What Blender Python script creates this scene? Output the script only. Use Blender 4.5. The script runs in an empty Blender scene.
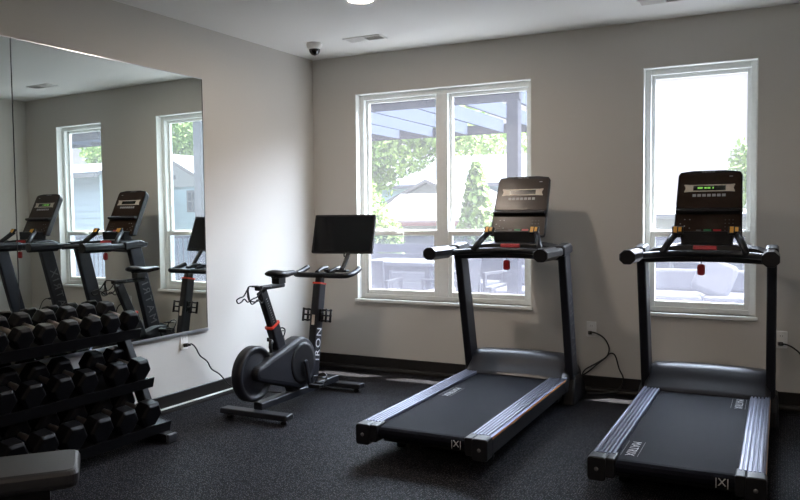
import bpy, bmesh, math, random
from mathutils import Vector, Matrix
R = math.radians
random.seed(7)
scene = bpy.context.scene
COL = scene.collection
V = Vector

# ------------------------------------------------------------------ mesh helpers
class MB:
    def __init__(s):
        s.bm = bmesh.new()
    def _face(s, vs, smooth=False):
        try:
            f = s.bm.faces.new(vs); f.smooth = smooth; return f
        except ValueError:
            return None
    def box(s, x0, x1, y0, y1, z0, z1, M=None):
        c = [(x0,y0,z0),(x1,y0,z0),(x1,y1,z0),(x0,y1,z0),(x0,y0,z1),(x1,y0,z1),(x1,y1,z1),(x0,y1,z1)]
        v = [s.bm.verts.new(M @ V(p) if M else p) for p in c]
        for f in ((3,2,1,0),(4,5,6,7),(0,1,5,4),(1,2,6,5),(2,3,7,6),(3,0,4,7)):
            s._face([v[i] for i in f])
        return s
    def prism(s, poly, axis, a0, a1, M=None, taper=None):
        """extrude a 2D polygon along an axis; taper=(scale, cx, cy) shrinks the far end"""
        def mk(p, a):
            if axis == 'x': q = V((a, p[0], p[1]))
            elif axis == 'y': q = V((p[0], a, p[1]))
            else: q = V((p[0], p[1], a))
            return M @ q if M else q
        A = [s.bm.verts.new(mk(p, a0)) for p in poly]
        if taper:
            k, cx, cy = taper
            B = [s.bm.verts.new(mk((cx+(p[0]-cx)*k, cy+(p[1]-cy)*k), a1)) for p in poly]
        else:
            B = [s.bm.verts.new(mk(p, a1)) for p in poly]
        n = len(poly)
        s._face(A[::-1]); s._face(B)
        for i in range(n):
            s._face([A[i], A[(i+1) % n], B[(i+1) % n], B[i]])
        return s
    def loft(s, rings, smooth=False, cap=True, closed=True):
        vr = [[s.bm.verts.new(p) for p in r] for r in rings]
        n = len(rings[0])
        for a, b in zip(vr, vr[1:]):
            for i in range(n if closed else n-1):
                s._face([a[i], a[(i+1) % n], b[(i+1) % n], b[i]], smooth)
        if cap:
            s._face(vr[0][::-1]); s._face(vr[-1])
        return s
    def tube(s, pts, r, n=10, sub=0, flat=None):
        pts = [V(p) for p in pts]
        if sub and len(pts) > 2:
            q = []
            for i in range(len(pts)-1):
                p0 = pts[max(i-1,0)]; p1 = pts[i]; p2 = pts[i+1]; p3 = pts[min(i+2,len(pts)-1)]
                for k in range(sub):
                    t = k/sub
                    q.append(.5*((2*p1)+(-p0+p2)*t+(2*p0-5*p1+4*p2-p3)*t*t+(-p0+3*p1-3*p2+p3)*t**3))
            q.append(pts[-1]); pts = q
        rings = []; up = None
        for i, p in enumerate(pts):
            d = (pts[min(i+1,len(pts)-1)]-pts[max(i-1,0)]).normalized()
            if up is None:
                up = V((0,0,1)) if abs(d.z) < .9 else V((0,1,0))
            up = (up - d*up.dot(d)).normalized(); sd = d.cross(up)
            rr = r[i] if isinstance(r, (list,tuple)) else r
            a, b = (rr, rr*flat) if flat else (rr, rr)
            rings.append([p+sd*(a*math.cos(2*math.pi*k/n))+up*(b*math.sin(2*math.pi*k/n)) for k in range(n)])
        return s.loft(rings, smooth=True)
    def lathe(s, prof, n=24, M=None, smooth=True, phase=0, cap=True):
        M = M or Matrix()
        rings = []
        for r, z in prof:
            rings.append([M @ V((max(r,1e-5)*math.cos(2*math.pi*k/n+phase), max(r,1e-5)*math.sin(2*math.pi*k/n+phase), z)) for k in range(n)])
        return s.loft(rings, smooth=smooth, cap=cap)
    def build(s, name, mat, parent=None, bevel=0, seg=2, smooth=False):
        bm = s.bm
        bmesh.ops.recalc_face_normals(bm, faces=bm.faces)
        if smooth:
            for f in bm.faces: f.smooth = True
        me = bpy.data.meshes.new(name); bm.to_mesh(me); bm.free()
        me.materials.append(mat)
        o = bpy.data.objects.new(name, me); COL.objects.link(o)
        if parent: o.parent = parent
        if bevel:
            m = o.modifiers.new('bevel', 'BEVEL'); m.width = bevel; m.segments = seg
            m.limit_method = 'ANGLE'; m.angle_limit = R(35); m.harden_normals = False
        return o

def empty(name, loc=(0,0,0), rz=0):
    o = bpy.data.objects.new(name, None); COL.objects.link(o)
    o.location = loc; o.rotation_euler = (0,0,rz); o.empty_display_size = .1
    return o
def tag(o, label=None, cat=None, group=None, kind=None):
    if label: o['label'] = label
    if cat: o['category'] = cat
    if group: o['group'] = group
    if kind: o['kind'] = kind
    return o
def thing(name, label, cat, loc=(0,0,0), rz=0, group=None):
    return tag(empty(name, loc, rz), label, cat, group)
def copy_tree(o, parent=None):
    c = o.copy(); COL.objects.link(c)
    if parent: c.parent = parent
    for ch in list(o.children): copy_tree(ch, c)
    return c
def text(name, s, size, M, mat, parent, extrude=.0006, bold=.0, align='CENTER', spacing=1.0):
    cu = bpy.data.curves.new(name, 'FONT'); cu.body = s; cu.size = size; cu.extrude = extrude
    cu.offset = bold; cu.align_x = align; cu.align_y = 'CENTER'; cu.space_character = spacing
    t = bpy.data.objects.new(name+'_source', cu); COL.objects.link(t)
    bpy.context.view_layer.update()
    dg = bpy.context.evaluated_depsgraph_get()
    me = bpy.data.meshes.new_from_object(t.evaluated_get(dg))
    bpy.data.objects.remove(t); bpy.data.curves.remove(cu)
    me.transform(M); me.name = name
    me.materials.clear(); me.materials.append(mat)
    o = bpy.data.objects.new(name, me); COL.objects.link(o); o.parent = parent
    return o
def basis(right, up, loc):
    r = V(right).normalized(); u = V(up).normalized(); n = r.cross(u)
    m = Matrix((r, u, n)).transposed().to_4x4(); m.translation = V(loc); return m
def along(a, ax):
    x = V((1,0,0)); y = ax.cross(x).normalized()
    m = Matrix((x, y, ax)).transposed().to_4x4(); m.translation = V(a); return m
def rrect(x0, x1, y0, y1, r, n=4):
    out = []
    for cx, cy, a in ((x1-r,y1-r,0),(x0+r,y1-r,90),(x0+r,y0+r,180),(x1-r,y0+r,270)):
        for k in range(n+1):
            t = R(a+90*k/n); out.append((cx+r*math.cos(t), cy+r*math.sin(t)))
    return out

# ------------------------------------------------------------------ materials
def mat(name, col, rough=.5, metal=0, var=.08, scale=30, bump=0, spec=.5, col2=None, coord='Object', emit=None, estr=0):
    m = bpy.data.materials.new(name); m.use_nodes = True
    nt = m.node_tree; b = nt.nodes['Principled BSDF']
    b.inputs['Roughness'].default_value = rough; b.inputs['Metallic'].default_value = metal
    b.inputs['Specular IOR Level'].default_value = spec
    tc = nt.nodes.new('ShaderNodeTexCoord')
    nz = nt.nodes.new('ShaderNodeTexNoise'); nz.inputs['Scale'].default_value = scale; nz.inputs['Detail'].default_value = 4
    nt.links.new(tc.outputs[coord], nz.inputs['Vector'])
    mx = nt.nodes.new('ShaderNodeMix'); mx.data_type = 'RGBA'
    c = list(col)+[1]
    c2 = (list(col2)+[1]) if col2 else [min(1,x*(1-var*2)) for x in col]+[1]
    mx.inputs[6].default_value = c; mx.inputs[7].default_value = c2
    rp = nt.nodes.new('ShaderNodeValToRGB'); rp.color_ramp.elements[0].position = .35; rp.color_ramp.elements[1].position = .65
    nt.links.new(nz.outputs['Fac'], rp.inputs['Fac']); nt.links.new(rp.outputs['Color'], mx.inputs[0])
    nt.links.new(mx.outputs[2], b.inputs['Base Color'])
    if bump:
        bp = nt.nodes.new('ShaderNodeBump'); bp.inputs['Strength'].default_value = bump; bp.inputs['Distance'].default_value = .002
        nt.links.new(nz.outputs['Fac'], bp.inputs['Height']); nt.links.new(bp.outputs['Normal'], b.inputs['Normal'])
    if emit:
        b.inputs['Emission Color'].default_value = list(emit)+[1]; b.inputs['Emission Strength'].default_value = estr
    return m

M = {}
M['wall'] = mat('wall_paint', (.615,.595,.56), .85, var=.015, scale=180, bump=.12)
M['ceil'] = mat('ceiling_paint', (.86,.86,.84), .9, var=.01, scale=150, bump=.1)
M['base'] = mat('vinyl_baseboard', (.016,.014,.013), .36, var=.05, spec=.35)
M['white'] = mat('white_vinyl', (.90,.93,.92), .4, var=.02)
M['reveal'] = mat('white_paint', (.88,.90,.88), .6, var=.02)
M['plate'] = mat('white_plastic', (.86,.86,.84), .4, var=.02)
M['black'] = mat('black_plastic', (.008,.0085,.011), .42, var=.1, spec=.3)
M['gloss'] = mat('gloss_black', (.008,.0085,.012), .30, var=.1, spec=.3)
M['char'] = mat('charcoal_powder_coat', (.011,.012,.017), .42, metal=0, var=.08, scale=80, spec=.35)
M['hood'] = mat('hood_plastic', (.020,.021,.027), .34, metal=0, var=.06, spec=.4)
M['rail'] = mat('anodised_side_rail', (.15,.155,.21), .36, metal=.75, var=.06, scale=60)
M['belt'] = mat('running_belt', (.0055,.0062,.011), .7, var=.15, scale=140, bump=.25, spec=.05)
M['grip'] = mat('grip_rubber', (.009,.010,.014), .38, var=.1, scale=90, spec=.35)
M['panel'] = mat('console_glass', (.026,.014,.009), .28, var=.1, spec=.2)
M['trim'] = mat('console_trim', (.62,.55,.48), .4, var=.04)
M['lcd'] = mat('console_window', (.01,.012,.01), .2)
M['led'] = mat('led_green', (.1,.3,.05), .4, emit=(.35,.9,.15), estr=.5)
M['green'] = mat('start_green', (.02,.22,.08), .4)
M['red'] = mat('stop_red', (.45,.02,.03), .4)
M['redkey'] = mat('safety_red', (.30,.005,.01), .35)
M['yellow'] = mat('toggle_yellow', (.75,.36,.03), .4)
M['orange'] = mat('orange_stripe', (.75,.30,.05), .4)
M['redring'] = mat('red_ring', (.75,.06,.03), .35)
M['mark'] = mat('printed_grey', (.45,.45,.47), .6)
M['markdim'] = mat('printed_dark_grey', (.10,.10,.11), .5)
M['markwhite'] = mat('printed_white', (.72,.72,.74), .6)
M['rubber'] = mat('dumbbell_rubber', (.003,.003,.0042), .42, var=.2, scale=60, bump=.1, spec=.13)
M['chrome'] = mat('knurled_chrome', (.62,.52,.46), .28, metal=1, var=.1, scale=300, bump=.3)
M['rack'] = mat('rack_steel', (.005,.005,.006), .38, metal=.0, var=.1, spec=.10)
M['cap'] = mat('rack_foot_cap', (.035,.037,.045), .35, var=.1)
M['pad'] = mat('bench_vinyl', (.017,.018,.022), .42, var=.06, scale=120, bump=.15, spec=.4)
M['steel'] = mat('brushed_steel', (.35,.36,.38), .35, metal=.9, var=.05)
M['cord'] = mat('cord_rubber', (.01,.01,.011), .4)
M['screen'] = mat('screen_glass', (.006,.007,.009), .08, var=.1, spec=.6)
M['channel'] = mat('mirror_channel', (.62,.64,.68), .3, metal=.8, var=.03)
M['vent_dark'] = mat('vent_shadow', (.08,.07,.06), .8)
M['dome'] = mat('dome_smoke', (.01,.01,.012), .08, spec=.8)
M['lens'] = mat('lamp_lens', (.9,.85,.8), .5, emit=(1,.84,.70), estr=285)

def floor_mat():
    m = bpy.data.materials.new('rubber_gym_floor'); m.use_nodes = True; nt = m.node_tree; b = nt.nodes['Principled BSDF']
    L = nt.links.new
    tc = nt.nodes.new('ShaderNodeTexCoord')
    base = nt.nodes.new('ShaderNodeTexNoise'); base.inputs['Scale'].default_value = 25; base.inputs['Detail'].default_value = 8
    L(tc.outputs['Object'], base.inputs['Vector'])
    c0 = nt.nodes.new('ShaderNodeMix'); c0.data_type = 'RGBA'
    c0.inputs[6].default_value = (.0035,.0035,.0045,1); c0.inputs[7].default_value = (.008,.008,.0105,1)
    L(base.outputs['Fac'], c0.inputs[0]); last = c0.outputs[2]
    for sc, thr, col, off in ((85,.20,(.11,.11,.125),0),(130,.25,(.05,.053,.065),3.3),(60,.14,(.12,.11,.10),9.1)):
        mp = nt.nodes.new('ShaderNodeMapping'); mp.inputs['Location'].default_value = (off,off,0)
        L(tc.outputs['Object'], mp.inputs['Vector'])
        vo = nt.nodes.new('ShaderNodeTexVoronoi'); vo.inputs['Scale'].default_value = sc; vo.voronoi_dimensions = '2D'
        L(mp.outputs['Vector'], vo.inputs['Vector'])
        lt = nt.nodes.new('ShaderNodeMath'); lt.operation = 'LESS_THAN'; lt.inputs[1].default_value = thr
        L(vo.outputs['Distance'], lt.inputs[0])
        sp = nt.nodes.new('ShaderNodeSeparateColor'); L(vo.outputs['Color'], sp.inputs[0])
        gt = nt.nodes.new('ShaderNodeMath'); gt.operation = 'GREATER_THAN'; gt.inputs[1].default_value = .55
        L(sp.outputs[0], gt.inputs[0])
        mu = nt.nodes.new('ShaderNodeMath'); mu.operation = 'MULTIPLY'; L(lt.outputs[0], mu.inputs[0]); L(gt.outputs[0], mu.inputs[1])
        mx = nt.nodes.new('ShaderNodeMix'); mx.data_type = 'RGBA'; L(mu.outputs[0], mx.inputs[0]); L(last, mx.inputs[6])
        mx.inputs[7].default_value = list(col)+[1]; last = mx.outputs[2]
    L(last, b.inputs['Base Color'])
    b.inputs['Roughness'].default_value = .62; b.inputs['Specular IOR Level'].default_value = .04
    bp = nt.nodes.new('ShaderNodeBump'); bp.inputs['Strength'].default_value = .3; bp.inputs['Distance'].default_value = .002
    L(base.outputs['Fac'], bp.inputs['Height']); L(bp.outputs['Normal'], b.inputs['Normal'])
    return m
M['floor'] = floor_mat()

def mirror_mat():
    m = mat('mirror_silver', (.80,.86,.83), .0, metal=1, var=0)
    return m
M['mirror'] = mirror_mat()

def pane_mat(name, haze, tint=(1,1,1), hazecol=(.95,.90,.92)):
    """clear window glass with a scattering share mixed in to lay daylight haze over the view"""
    m = bpy.data.materials.new(name); m.use_nodes = True; nt = m.node_tree
    nt.nodes.remove(nt.nodes['Principled BSDF']); out = nt.nodes['Material Output']
    tr = nt.nodes.new('ShaderNodeBsdfTransparent'); tr.inputs[0].default_value = list(tint)+[1]
    df = nt.nodes.new('ShaderNodeBsdfDiffuse'); df.inputs[0].default_value = list(hazecol)+[1]
    tl = nt.nodes.new('ShaderNodeBsdfTranslucent'); tl.inputs[0].default_value = list(hazecol)+[1]
    a = nt.nodes.new('ShaderNodeMixShader'); a.inputs[0].default_value = .5
    nt.links.new(df.outputs[0], a.inputs[1]); nt.links.new(tl.outputs[0], a.inputs[2])
    b = nt.nodes.new('ShaderNodeMixShader')
    tc = nt.nodes.new('ShaderNodeTexCoord'); nz = nt.nodes.new('ShaderNodeTexNoise'); nz.inputs['Scale'].default_value = 3
    nt.links.new(tc.outputs['Object'], nz.inputs['Vector'])
    mr = nt.nodes.new('ShaderNodeMapRange'); mr.inputs['To Min'].default_value = haze*.85; mr.inputs['To Max'].default_value = haze*1.15
    nt.links.new(nz.outputs['Fac'], mr.inputs['Value']); nt.links.new(mr.outputs['Result'], b.inputs[0])
    nt.links.new(tr.outputs[0], b.inputs[1]); nt.links.new(a.outputs[0], b.inputs[2])
    gl = nt.nodes.new('ShaderNodeBsdfGlossy'); gl.inputs['Roughness'].default_value = .02
    c = nt.nodes.new('ShaderNodeMixShader'); c.inputs[0].default_value = .003
    nt.links.new(b.outputs[0], c.inputs[1]); nt.links.new(gl.outputs[0], c.inputs[2])
    nt.links.new(c.outputs[0], out.inputs['Surface'])
    return m
M['pane'] = pane_mat('hazy_glass', .04)  # daylight haze over the view is mixed into the clear panes
M['screenmesh'] = pane_mat('insect_screen_mesh', .30, hazecol=(.11,.11,.135))

# ------------------------------------------------------------------ room shell
A = .0289                       # the mirror wall runs 1.7 degrees off square
RX = 4.147                      # right wall
YF = -9.0                       # wall behind the camera
H = 2.74
W1 = (.4331, 2.008); W2 = (2.8468, 3.6064); ZB, ZT = .6286, 2.4073
def lw(y, off=0): return A*y+off

def struct(o, label=None): return tag(o, label, None, None, 'structure')
b = MB(); b.prism([(-.40,.02),(RX+.1,.02),(RX+.1,YF-.1),(-.40,YF-.1)], 'z', -.12, 0)
struct(b.build('floor', M['floor']))
b = MB(); b.prism([(-.45,.2),(RX+.2,.2),(RX+.2,YF-.2),(-.45,YF-.2)], 'z', H, H+.15)
struct(b.build('ceiling', M['ceil']))
b = MB()
T = .20
b.box(-.2,RX+.2,0,T,-.12,ZB); b.box(-.2,RX+.2,0,T,ZT,H)
b.box(-.2,W1[0],0,T,ZB,ZT); b.box(W1[1],W2[0],0,T,ZB,ZT); b.box(W2[1],RX+.2,0,T,ZB,ZT)
struct(b.build('wall_back', M['wall']))
b = MB(); b.prism([(0,0),(lw(YF),YF),(lw(YF)-.15,YF),(-.15,0)], 'z', -.12, H)
struct(b.build('wall_left', M['wall']))
b = MB(); b.box(RX,RX+.15,YF,0,-.12,H); struct(b.build('wall_right', M['wall']))
b = MB(); b.box(-.45,RX+.15,YF-.15,YF,-.12,H); struct(b.build('wall_front', M['wall']))

# baseboards: flat vinyl board on a rounded toe
prof = [(0,0),(.030,0),(.030,.016),(.026,.028),(.016,.036),(.009,.038),(.008,.119),(.004,.123),(0,.123)]
b = MB(); b.prism([(-p[0],p[1]) for p in prof], 'x', .006, RX-.031); struct(b.build('baseboard_back', M['base']))
b = MB()
b.loft([[(p[0]+lw(y)+.0005, y, p[1]) for p in prof] for y in (-.0005, YF+.001)]); struct(b.build('baseboard_left', M['base']))
b = MB(); b.prism([(RX-p[0],p[1]) for p in prof], 'y', -.0005, YF+.001); struct(b.build('baseboard_right', M['base']))

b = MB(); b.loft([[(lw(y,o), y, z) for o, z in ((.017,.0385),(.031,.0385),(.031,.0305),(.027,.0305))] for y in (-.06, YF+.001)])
struct(b.build('bright_toe_strip', M['reveal']))  # added pale strip that draws the bright line along the left toe
# windows
def window(name, x0, x1, mull):
    w = struct(empty(name, ((x0+x1)/2, 0, ZB)))
    cx = (x0+x1)/2
    def P(n, m, mb, bev=.003, par=w):
        return mb.build(n, m, par, bevel=bev)
    X0, X1 = x0-cx, x1-cx; Zt = ZT-ZB
    mb = MB()   # drywall-return lining
    mb.box(X0,X0+.006,.001,.085,.0,Zt); mb.box(X1-.006,X1,.001,.085,.0,Zt); mb.box(X0+.006,X1-.006,.001,.085,Zt-.006,Zt)
    P('window_reveal', M['reveal'], mb, 0)
    mb = MB()   # outer frame
    f = .040
    mb.box(X0+.006,X0+.006+f,.07,.17,0,Zt-.006); mb.box(X1-.006-f,X1-.006,.07,.17,0,Zt-.006)
    mb.box(X0+.006+f,X1-.006-f,.07,.17,Zt-.006-f,Zt-.006); mb.box(X0+.006+f,X1-.006-f,.07,.17,0,.036)
    lights = [(X0+.006+f, X1-.006-f)]
    if mull:
        ml, mr_ = mull[0]-cx, mull[1]-cx
        mb.box(ml,mr_,.07,.17,.036,Zt-.006-f)
        lights = [(X0+.006+f, ml), (mr_, X1-.006-f)]
    P('window_frame', M['white'], mb)
    mz = 1.215-ZB
    for (l, r) in lights:
        up = MB(); s = .026
        up.box(l,l+s,.115,.15,mz-.02,Zt-.006-f); up.box(r-s,r,.115,.15,mz-.02,Zt-.006-f)
        up.box(l+s,r-s,.115,.15,Zt-.006-f-s,Zt-.006-f); up.box(l+s,r-s,.115,.15,mz-.02,mz+.016)
        us = P('upper_sash', M['white'], up)
        g = MB(); g.box(l+s,r-s,.130,.134,mz+.016,Zt-.006-f-s); P('glass_pane', M['pane'], g, 0, us)
        lo = MB()
        lo.box(l,l+s+.006,.076,.112,.036,mz+.006); lo.box(r-s-.006,r,.076,.112,.036,mz+.006)
        lo.box(l+s+.006,r-s-.006,.076,.112,mz-.036,mz+.006); lo.box(l+s+.006,r-s-.006,.076,.112,.036,.078)
        ls = P('lower_sash', M['white'], lo)
        g = MB(); g.box(l+s+.006,r-s-.006,.092,.096,.078,mz-.036); P('glass_pane', M['pane'], g, 0, ls)
        k = MB(); k.box((l+r)/2-.03,(l+r)/2+.03,.06,.076,mz-.03,mz-.012); P('sash_lock', M['white'], k, .002, ls)
        sc = MB(); sc.box(l,r,.158,.160,.036,mz-.02); P('insect_screen', M['screenmesh'], sc, 0)
    sl = MB(); sl.box(X0-.012,X1+.012,-.028,.07,-.026,.0)
    P('window_sill', M['reveal'], sl, .004)
    return w
window('window_1', W1[0], W1[1], (1.172, 1.272))
window('window_2', W2[0], W2[1], None)

# ------------------------------------------------------------------ mirrors on the left wall
def mx(y, z, off=0): return .012+A*y-.003*z+off
def mirror(y0, y1, label):
    t = thing('wall_mirror', label, 'mirror', (0,0,0), 0, 'wall mirror panels')
    b = MB(); z0, z1 = .541, 2.359
    pts = []
    for off in (0, -.0045):
        pts.append([(mx(y,z,off), y, z) for y, z in ((y0,z0),(y1,z0),(y1,z1),(y0,z1))])
    b.loft(pts); b.build('mirror_glass', M['mirror'], t)
    b = MB(); e = .0035  # polished edge: dark seam line and pale top edge
    b.loft([[(mx(y,z1,o), y, z) for o, z in ((-.005,z1),(.002,z1),(.002,z1+.006),(-.005,z1+.006))] for y in (y0,y1)])
    b.build('top_edge', M['channel'], t)
    b = MB()
    b.loft([[(mx(y0,z,o), y, z) for o, y in ((-.005,y0),(.0015,y0),(.0015,y0+.004),(-.005,y0+.004))] for z in (z0,z1)])
    b.build('side_edge', M['black'], t)
    return t
mirror(-1.4245, -2.928, 'large right-hand wall mirror panel beside the exercise bike')
mirror(-2.934, -4.44, 'left-hand wall mirror panel cut off by the photo edge')
b = MB()
b.loft([[(lw(y,o), y, z) for o, z in ((.001,.520),(.024,.520),(.026,.525),(.026,.538),(.001,.538))] for y in (-1.422,-4.44)])
tag(b.build('mirror_channel', M['channel']), 'silver channel strip holding the bottom edge of the wall mirrors', 'channel')

# ------------------------------------------------------------------ ceiling fittings
def lamp(x, y, label, group=None):
    t = thing('recessed_light', label, 'ceiling light', (x,y,H), 0, group)
    MB().lathe([(.078,-.001),(.098,-.001),(.098,-.006),(.088,-.010),(.078,-.004)], 32, cap=False).build('trim_ring', M['plate'], t)
    MB().lathe([(0,-.002),(.078,-.002),(.078,-.0035),(0,-.0035)], 32, smooth=False).build('lens', M['lens'], t)
    return t
lamp(1.33, -1.475, 'lit round recessed ceiling light at the top of the photo')
for x, y in ((3.0,-4.3),(1.33,-7.0),(3.0,-7.0)):  # unseen lamps added to raise the light in the room
    lamp(x, y, 'round recessed ceiling light added out of view to light the room', 'added recessed lights out of view')

def vent(x, y, label):
    t = thing('ceiling_vent', label, 'air vent', (x,y,H))
    b = MB(); w, d = .165, .07
    for a in ((-w,w,-d,-d+.016),(-w,w,d-.016,d),(-w,-w+.016,-d+.016,d-.016),(w-.016,w,-d+.016,d-.016),(-.006,.006,-d+.016,d-.016)):
        b.box(a[0],a[1],a[2],a[3],-.009,-.001)
    b.build('vent_frame', M['plate'], t, bevel=.002)
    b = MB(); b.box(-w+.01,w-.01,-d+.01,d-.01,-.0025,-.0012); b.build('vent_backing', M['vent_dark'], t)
    for s0, s1, ang in ((-w+.016,-.006,-28),(.006,w-.016,28)):
        b = MB()
        for k in range(9):
            yy = -d+.022+k*(2*d-.044)/8
            MM = Matrix.Translation((0,yy,-.006)) @ Matrix.Rotation(R(ang),4,'X')
            b.box(s0,s1,-.0078 if ang < 0 else -.003,.0078 if ang < 0 else .003,-.0006,.0006,MM)
        b.build('louvre', M['plate'], t)
    return t
vent(.832, -.528, 'white ceiling air vent near the dome camera')
vent(3.06, -.535, 'white ceiling air vent above the right window, cut by the top edge')

t = thing('security_camera', 'white dome security camera with smoked glass on the ceiling corner', 'security camera', (.385,-.56,H))
MB().lathe([(0,-.0005),(.062,-.0005),(.064,-.008),(.060,-.034),(.052,-.046),(.046,-.048),(0,-.048)], 32).build('camera_housing', M['plate'], t)
MB().lathe([(.046,-.048)]+[(.044*math.cos(R(a)),-.050-.046*math.sin(R(a))) for a in range(0,91,10)], 28).build('smoked_dome', M['dome'], t)

# ------------------------------------------------------------------ treadmills (local: x across, y towards the wall, z up)
def make_treadmill():
    T = empty('treadmill')
    # frame under the deck
    b = MB(); b.box(-.30,.30,.16,1.72,.075,.165); b.box(-.34,.34,1.55,2.08,.04,.13)
    b.box(-.355,-.30,.14,1.66,.10,.165); b.box(.30,.355,.14,1.66,.10,.165)
    b.build('deck_frame', M['black'], T, bevel=.008)
    for s in (-1,1):
        b = MB(); b.lathe([(0,0),(.03,0),(.034,.01),(.026,.04),(.026,.078),(0,.078)], 16, Matrix.Translation((s*.27,.34,0)))
        b.build('rear_foot', M['black'], T)
        b = MB(); b.box(s*.30-.03,s*.30+.03,1.90,2.02,0,.045); b.build('front_wheel', M['black'], T, bevel=.01)
    # belt
    prof = [(1.66,.192),(.07,.192),(.05,.189),(.034,.179),(.027,.162),(.030,.145),(.045,.131),(.07,.126),(1.60,.126)]
    b = MB(); b.prism(prof, 'x', -.268, .268); belt = b.build('running_belt', M['belt'], T)
    for (x, y) in ((-.215,.255),(.21,1.42)):
        mk = text('belt_lettering', 'MATRIX', .062, basis((0,-1,0),(1,0,0),(x,y,.1925)), M['mark'], belt, .0003, spacing=1.1)
        b = MB(); b.box(x-.040,x-.038,y-.125,y+.125,.1922,.1930); b.box(x+.038,x+.040,y-.125,y+.125,.1922,.1930)
        b.build('belt_line', M['markdim'], belt)
    text('roller_lettering', '|X|', .05, basis((1,0,0),(0,.0,1),(.205,.0265,.158)), M['mark'], belt, .0004)
    # ribbed side rails
    for s in (-1,1):
        top = []
        n = 5
        for k in range(n):
            x0 = .268+.098*k/n
            top += [(x0+.002,.200),(x0+.0045,.2085),(x0+.0150,.2085),(x0+.0175,.200)]
        poly = [(.268,.165),(.268,.203)]+top+[(.372,.206),(.380,.198),(.380,.105),(.345,.100),(.345,.165)]
        poly = [(s*p[0],p[1]) for p in poly]
        b = MB(); b.prism(poly, 'y', .088, 1.66); r = b.build('side_rail', M['rail'], T)
        b = MB(); b.box(*sorted((s*.3795,s*.3815)),.10,1.60,.186,.195); b.build('trim_stripe', M['orange'], r)
        b = MB(); b.box(*sorted((s*.3798,s*.3812)),.10,1.60,.106,.182); b.build('rail_skirt', M['black'], r)
        # rear end cap with its bracket over the belt edge
        c = MB()
        pl = rrect(.300,.386,.092,.208,.016)
        c.prism([(s*p[0],p[1]) for p in pl], 'y', .0, .088)
        c.prism([(s*p[0],p[1]) for p in rrect(.258,.305,.110,.206,.010)], 'y', .008, .12)
        cap = c.build('rail_end_cap', M['black'], T, bevel=.006)
        c = MB(); c.lathe([(0,0),(.010,0),(.010,.004),(0,.004)], 12, Matrix.Translation((s*.342,.001,.150)) @ Matrix.Rotation(R(90),4,'X'))
        c.build('cap_screw', M['markdim'], cap)
    # motor hood, arched across
    hp = [(1.575,.198),(1.600,.222),(1.655,.248),(1.690,.285),(1.705,.297),(1.735,.327),(1.775,.343),(1.83,.347),(1.90,.338),(1.98,.300),(2.05,.22),(2.07,.10),(1.62,.10)]
    rings = []
    for i in range(25):
        u = -1+2*i/24; x = .382*u
        k = 1-.05*u*u-(.0 if abs(u) < .90 else .55*((abs(u)-.90)/.10)**2*.55)
        rings.append([(x, 1.575+(y-1.575)*(1 if y < 1.63 else 1), .10+(z-.10)*k) for y, z in hp])
    b = MB(); b.loft(rings, smooth=True); b.build('motor_hood', M['hood'], T, bevel=.006)
    # uprights
    for s in (-1,1):
        poly = [(1.735,.05),(1.895,.05),(1.615,1.12),(1.475,1.09)]
        b = MB(); b.prism(poly, 'x', *sorted((s*.352,s*.408)))
        u = b.build('upright', M['char'], T, bevel=.014, seg=3)
        # lettering climbing the outer face
        d = V((0,1.545-1.815,1.05)).normalized()
        right = d; nrm = V((s,0,0)); up = nrm.cross(right)
        text('upright_lettering', 'MATRIX', .115, basis(right, up, (s*.4083, 1.815-.257*.53, .60)), M['markdim'], u, .0005, spacing=1.35)
        # foot cover round the bottom of the upright
        rings = []
        for z, x0, x1, y0, y1 in ((.012,.338,.428,1.64,2.02),(.10,.338,.428,1.66,2.0),(.17,.340,.424,1.70,1.93),(.20,.346,.416,1.72,1.89)):
            rings.append([(s*p[0],p[1],z) for p in rrect(x0,x1,y0,y1,.02,3)])
        b = MB(); b.loft(rings); b.build('upright_foot', M['black'], T, bevel=.004)
        # shoulder joining upright and handrail
        b = MB(); b.prism([(1.43,1.065),(1.66,1.085),(1.665,1.135),(1.60,1.155),(1.42,1.14)], 'x', *sorted((s*.345,s*.418)))
        b.build('shoulder', M['grip'], T, bevel=.016, seg=3)
        # handrail with a thick padded end
        b = MB(); b.prism([(s*p[0],p[1]) for p in rrect(.350,.408,1.072,1.128,.02)], 'y', 1.20, 1.50)
        h = b.build('handrail', M['grip'], T, bevel=.004)
        oct_ = [(.378+.050*math.cos(R(22.5+45*k)), 1.098+.046*math.sin(R(22.5+45*k))) for k in range(8)]
        oct_ = [(s*p[0],p[1]) for p in oct_]
        b = MB(); b.prism(oct_, 'y', .985, 1.28); b.build('handrail_grip', M['gloss'], h, bevel=.005, seg=2)
    # curved front bars
    b = MB(); b.tube([(-.37,1.33,1.088),(-.30,1.42,1.092),(-.15,1.50,1.098),(0,1.525,1.100),(.15,1.50,1.098),(.30,1.42,1.092),(.37,1.33,1.088)], .021, 12, sub=4)
    b.build('front_grab_bar', M['grip'], T)
    b = MB(); b.tube([(-.38,1.50,1.062),(-.25,1.53,1.066),(0,1.56,1.07),(.25,1.53,1.066),(.38,1.50,1.062)], .022, 12, sub=4, flat=1.2)
    b.build('cross_bar', M['grip'], T)
    rings = []
    for i in range(17):
        u = -1+2*i/16; x = .345*u; k = 1-u*u
        y0 = 1.50+.045*k; z = 1.108+.045*k**.6
        rings.append([(x,y0,1.085),(x,y0+.01,z),(x,1.70,z+.012),(x,1.76,1.125),(x,1.74,1.085)])
    b = MB(); b.loft(rings, smooth=False); tray = b.build('console_tray', M['black'], T, bevel=.004)
    b = MB(); b.box(-.070,.070,-.012,.012,-.014,.014, Matrix.Translation((0,1.543,1.132)) @ Matrix.Rotation(R(-18),4,'X'))
    b.build('stop_bar', M['red'], tray, bevel=.005)
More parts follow.
